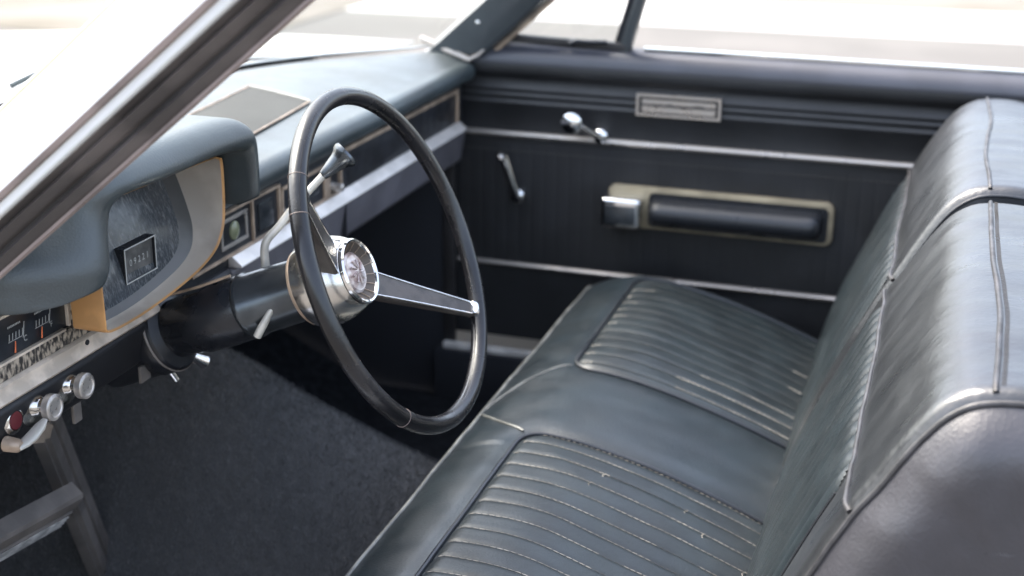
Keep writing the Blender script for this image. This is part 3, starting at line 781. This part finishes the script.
# decide normal orientation
(_, _z), (_ny, _nz) = samp(cp, cL, cs(.1))
if _nz < 0:
    _old = samp
    def samp(c, L, s_):
        p, n_ = _old(c, L, s_); return p, (-n_[0], -n_[1])
NX = 300
cushion = MB().grid(lambda u, v: cush(-XE+2*XE*u, cL[-1]*v), 220, 110, keep=lambda u, v: min(sdf(PN, -XE+2*XE*u, cL[-1]*v), sdf(PF, -XE+2*XE*u, cL[-1]*v)) > -.009).build('cushion', 'seat', seat, angle=80)
# end skins of the cushion
for sx in (-1, 1):
    ringp = [cush(sx*XE, cL[-1]*k/60) for k in range(61)]
    mbx = MB(); c_ = Vector((sx*(XE-.002), .14, .20))
    mbx.add(ringp+[c_], [(k, k+1, 61) for k in range(60)]+[(60, 0, 61)]); mbx.build('cushion_end', 'side', cushion)
def sampled_tube(pts, r, name, m, par, n=8): return MB().tube(pts, r, n).build(name, m, par)
random.seed(11)
def stitch_run(mb, f, a, b, ln=.0066, gap=.0014, r=.0005):
    s_ = a
    while s_+ln < b:
        p0, p1 = f(s_), f(s_+ln*.5); p2 = f(s_+ln)
        mb.tube([p0, p1, p2], [r*.7, r, r*.7], 5); s_ += ln+gap
for P_ in (PN, PF):
    w_ = P_['x1']-P_['x0']; h_ = P_['s1']-P_['s0']
    pm = MB().grid(lambda u, v: cush(P_['x0']+w_*u, P_['s0']+h_*v, 0, True), int(w_/.0024), 110, keep=lambda u, v: sdf(P_, P_['x0']+w_*u, P_['s0']+h_*v) < -.0012).build('pleated_panel', 'pleat', cushion, angle=80)
    # piping round the panel
    r_ = P_['r']; path = []
    x0, x1, s0, s1 = P_['x0'], P_['x1'], P_['s0'], P_['s1']
    for k in range(40): path.append((x0, s1-(s1-s0-r_)*k/40))
    for k in range(9): a = R(180+90*k/8); path.append((x0+r_+r_*math.cos(a), s0+r_+r_*math.sin(a)))
    for k in range(1, 50): path.append((x0+r_+(x1-x0-2*r_)*k/50, s0))
    for k in range(9): a = R(270+90*k/8); path.append((x1-r_+r_*math.cos(a), s0+r_+r_*math.sin(a)))
    for k in range(1, 41): path.append((x1, s0+r_+(s1-s0-r_)*k/40))
    sampled_tube([cush(x, s_, .0022) for x, s_ in path], .0030, 'piping', 'dark_piping', cushion)
    # stitched pleats
    st = MB(); sdk = MB()
    k = 1
    near = P_ is PN
    while x0+k*PIT < x1-.004:
        x = x0+k*PIT
        f = lambda s_, x=x: cush(x, s_, .0009, True)
        ins_ = 0.006
        sa = s0
        while sdf(P_, x, sa) > -.008: sa += .002
        full = S_F+.36
        if near:
            runs = random.choice(([(0, .36)], [(0, .16), (.19, .36)], [(0, .10), (.13, .36)], [(0, .36)], [(0, .22), (.27, .36)]))
            if k in (2,): runs = [(0, .13), (.24, .36)]
            if k in (1,): runs = [(0, .36)]
        else:
            runs = random.choice(([(0, .03)], [(0, .012)], [(0, .04)], [], [(0, .02), (.30, .35)]))
            if x > -.26: runs = runs+[(.14+random.random()*.05, .34)]
        for a_, b__ in runs: stitch_run(st, f, sa+a_, min(sa+b__, full), r=.00052 if near else .0009)
        if near:
            p = f(sa+.0)
        stitch_run(sdk, f, sa+.002, full, r=.0004)
        k += 1
    # loose thread ends on the near panel
    if near:
        for x, yy in ((x0+PIT*2, .24), (x0+PIT*3, .27), (x0+PIT*2, .13), (x0+PIT*3, .12), (x0+PIT*4, .33)):
            b_ = cush(x, S_F+yy, .001, True)
            st.tube([b_, b_+Vector((.004, .001, .003)), b_+Vector((.007, -.003, .002)), b_+Vector((.011, -.001, .001))], .0005, 5)
        # row next to the inner piping
        stitch_run(st, lambda s_: cush(x0+.010, s_, .0009, True), S_F+.03, S_F+.34, ln=.0045, gap=.0035, r=.0005)
    st.build('stitching', 'thread', cushion, kind='stuff')
    sdk.build('dark_stitching', 'dark_thread', cushion, kind='stuff')
# front piping along the nose, seams from the panel corners
sp_ = cs(-.088)
M['nose_piping'] = mat('nose_piping', (.13, .13, .12), .45, var=.3, vscale=30)
sampled_tube([cush(-XE+.01+(2*XE-.02)*k/100, sp_, .0015) for k in range(101)], .0026, 'piping', 'nose_piping', cushion)
for xa, xb in ((.100, .010), (-.142, -.004)):
    pts = []
    for k in range(31):
        q = k/30; x = xa+(xb-xa)*(q*.55+.45*q*q); pts.append(cush(x, S_F+(sp_-S_F)*q, .0008))
    sampled_tube(pts, .0019, 'seam', 'nose_piping', cushion, 6)
# backrests
bp_ = cr([(.36, .17), (.322, .22), (.320, .28), (.334, .345), (.358, .420), (.392, .500), (.430, .584), (.460, .640), (.487, .685), (.514, .714), (.546, .7275), (.60, .7270), (.655, .712), (.695, .675), (.712, .62), (.705, .5), (.69, .35), (.67, .18)], 10)
bL = arclen(bp_)
zi = lambda z: s_of(bp_, bL, 1, z, 12)
SB1 = zi(.602); STOP = None
top_i = max(range(len(bp_)), key=lambda i: bp_[i][1])
S_TOP = bL[10*10]      # at (.546,.7275)
def build_back(xa, xb, near):
    """xa > xb : from the driver side end to the passenger side end"""
    x1, x0 = xa, xb
    rr = .015
    P_ = dict(x0=x0+.030 if near else x0+.020, x1=x1-.085 if near else x1-.030, s0=zi(.24)-.1, s1=SB1, r=.03)
    def f(x, s_, off=0, pl=False):
        (y, z), (ny, nz_) = samp(bp_, bL, s_)
        d = off
        e = max(0, (x-(x1-rr))/rr, ((x0+rr)-x)/rr)
        if e > 0: d -= rr*.55*(1-math.sqrt(max(0, 1-min(1, e)**2)))
        dm = sdf(P_, x, s_)
        d -= .0025*math.exp(-(dm/.012)**2)
        up = sstep(SB1, SB1+.05, s_)*sstep(bL[-1]*.62, S_TOP+.03, s_)
        mid = 1-((x-(x0+x1)/2)/((x1-x0)/2))**2
        d += .006*up*max(0, mid)**.5
        d += .005*math.exp(-((s_-S_TOP+.035)/.03)**2)*mid**.5 if mid > 0 else 0
        d += .0030*noise.noise(Vector((x*6+9, s_*6, 3)))+.0013*noise.noise(Vector((x*21, s_*9, 5)))
        if dm >= 0: d += .0006*noise.noise(Vector((x*14, s_*40, 8)))*sstep(.01, .03, dm)
        if near: d -= .003*up
        if pl:
            ph = ((x-P_['x0'])/.033) % 1; k_ = abs(2*ph-1)
            d += (.0052*(1-k_**3)-.0022)*sstep(0, -.010, dm)
        n_ = (ny, nz_)
        return Vector((x, y+n_[0]*d, z+n_[1]*d))
    b = MB().grid(lambda u, v: f(x0+(x1-x0)*u, bL[-1]*v), 150, 150, keep=lambda u, v: sdf(P_, x0+(x1-x0)*u, bL[-1]*v) > -.009).build('backrest', 'back', seat, angle=80)
    w_ = P_['x1']-P_['x0']; h_ = P_['s1']-P_['s0']
    MB().grid(lambda u, v: f(P_['x0']+w_*u, P_['s0']+h_*v, 0, True), int(w_/.0022), 120, keep=lambda u, v: sdf(P_, P_['x0']+w_*u, P_['s0']+h_*v) < -.001).build('pleated_panel', 'pleat', b, angle=80)
    # piping above the pleats, running out to both ends
    path = []
    r_ = P_['r']
    path = [(x0+.001+(x1-x0-.002)*k/80, SB1+.0015+.012*sstep(P_['x1']-.06, x1, x0+(x1-x0)*k/80)*(0 if near else 0)) for k in range(81)]
    sampled_tube([f(x, s_, .0012) for x, s_ in path], .0026, 'piping', 'piping', b)
    if near:
        pts = [(P_['x1'], P_['s1']-r_-.34*k/40) for k in range(41)]
        sampled_tube([f(x, s_, .001) for x, s_ in pts], .0016, 'seam', 'dark_piping', b, 6)
    wob = lambda x: S_TOP+.010*noise.noise(Vector((x*3.3, 2.2, 7 if near else 1)))+.0008*noise.noise(Vector((x*13, 1, 3)))
    sampled_tube([f(x0+.004+(x1-x0-.008)*k/140, wob(x0+.004+(x1-x0-.008)*k/140), .0010) for k in range(141)], .0026, 'piping', 'piping', b)
    if near:   # small zig stitches behind the top piping
        zz = MB()
        for k in range(150):
            x = x0+.01+(x1-x0-.02)*k/150
            zz.tube([f(x, wob(x)+.0040, .0006), f(x, wob(x)+.0080, .0006)], .00035, 4)
        zz.build('stitching', 'dark_thread', b, kind='stuff')
    # end piping + bulged end skin
    for xe, sgn in ((x1, 1), (x0, -1)):
        s_lo, s_hi = bL[8], bL[-1]
        prof_ = [f(xe, s_lo+(s_hi-s_lo)*k/120) for k in range(121)]
        outer_ = (sgn > 0) == near
        sampled_tube([p+Vector((sgn*.0008, 0, 0)) for p in prof_], .0030 if outer_ else .0020, 'piping', 'piping' if outer_ else 'dark_piping', b)  # piping beside the gap is darkened to stand for shade
        cy_, cz_ = .53, .50
        rings_ = []
        for q in (0, .02, .045, .08, .12, .17, .23, .30, .38, .47, .57, .68, .8, .9, 1):
            rg = []
            for i_, p in enumerate(prof_):
                t_ = q
                # shrink towards a spine line so that the side skin keeps the seat's outline
                sy = .52+.35*(min(max(p.z, .25), .62)-.5)*1.0; sz = min(max(p.z, .22), .60)
                v_ = p.lerp(Vector((p.x, sy, sz)), t_)
                bulge = (.032 if sgn > 0 and near else .004)*(1-(1-min(1, t_*1.9))**2.2)
                wv = (.0050*noise.noise(Vector((v_.y*13, v_.z*11, 4)))+.0022*noise.noise(Vector((v_.y*34+v_.z*20, v_.z*18, 9))))*min(1, t_*6)
                rg.append(v_+Vector((sgn*(bulge+wv), 0, 0)))
            rings_.append(rg)
        mb_ = MB(); n_ = 121; vs = [p for r__ in rings_ for p in r__]
        fs = [(i*n_+k, i*n_+k+1, (i+1)*n_+k+1, (i+1)*n_+k) for i in range(len(rings_)-1) for k in range(n_-1)]
        mb_.add(vs, fs); mb_.build('end_panel', 'side' if outer_ else 'black', b, angle=80)  # ends facing the gap are black, painting in its shade
    return b, f
bn, fn = build_back(.616, .012, True)
bf, ff = build_back(-.034, -.632, False)
MB().extrude([(y, z) for y, z in [(.42, .30), (.50, .60), (.545, .680), (.60, .688), (.66, .66), (.66, .30)]], -.031, .004, lambda u, v, t_: Vector((t_, u, v))).build('backrest_gap_shade', 'black', seat, bevel=.006)  # added black block, stands in for the shade between the backs
MB().lathe((.642, .530, .560), (1, 0, 0), [(0, .012), (.006, .012), (.010, .008), (.011, 0)], 20).build('hinge_button', 'chrome', seat)
MB().bbox(-.58, .58, -.06, .62, .065, .125).build('seat_base', 'matte', seat, bevel=.004)

# ------------------------------------------------------------------ post and pedal
post = thing('floor_post', 'grey-brown metal post with a lengthwise groove rising from the carpet under the dashboard', 'metal post', (.165, -.6, .08))
pa, pb_ = Vector((.362, -.54, .43)), Vector((.190, -.60, .125))
dirp = (pa-pb_).normalized(); side_ = Vector((1, .35, 0)); side_ = (side_-dirp*side_.dot(dirp)).normalized()
nf = dirp.cross(side_); 
if nf.y < 0: nf = -nf
def pf(u, v, t_): return pb_+dirp*t_+side_*(u*1.32+.003)+nf*v*1.2
LP_ = (pa-pb_).length
MB().extrude([(-.022, -.010), (-.022, .004), (-.020, .006), (-.004, .006), (-.0025, .0025), (.0005, .0025), (.002, .006), (.017, .006), (.0185, .001), (.022, .001), (.0235, -.010)], -.0, LP_, pf).build('post_channel', 'postmetal', post, angle=30)
MB().extrude([(-.024, -.014), (-.024, .0085), (.020, .0085), (.024, -.014)], -.10, .0, pf).build('post_foot', 'postmetal', post, bevel=.003)
MB().extrude([(-.023, .0), (-.023, .0092), (.019, .0092), (.019, 0)], -.004, .004, pf).build('post_weld', 'rust', post, bevel=.001)
ped = thing('foot_pedal', 'wide foot pedal with bright ribs on its rubber pad in front of the metal post', 'pedal', (.50, -.50, .36))
qa, qb = Vector((.66, -.485, .372)), Vector((.396, -.500, .328))
dx_ = (qa-qb).normalized(); upv = Vector((0, .62, .78)); upv = (upv-dx_*upv.dot(dx_)).normalized(); nv = dx_.cross(upv)
if nv.y < 0: nv = -nv
LQ = (qa-qb).length
def qf(u, v, t_): return qb+dx_*t_+upv*u+nv*v
MB().extrude([(.034, -.02), (.034, .000), (.030, .004), (.012, .0055), (.010, .001), (.006, .001), (.004, .006), (-.022, .006), (-.026, .002), (-.026, -.02)], 0, LQ, qf).build('pedal_pad', 'postmetal', ped, angle=30)
M['rib'] = mat('rib_metal', (.62, .60, .57), .35, metal=.6, var=.3, vscale=40)
rb = MB()
for k in range(4): rb.tube([qf(-.001-.0055*k, .0068, .006), qf(-.001-.0055*k, .0068, LQ)], .0014, 6)
rb.build('pedal_ribs', 'rib', ped)
MB().tube([qf(0, -.02, LQ*.6), qf(.02, -.10, LQ*.6)+Vector((0, 0, .08)), qf(.02, -.16, LQ*.6)+Vector((0, 0, .14))], .008, 10).build('pedal_arm', 'matte', ped)
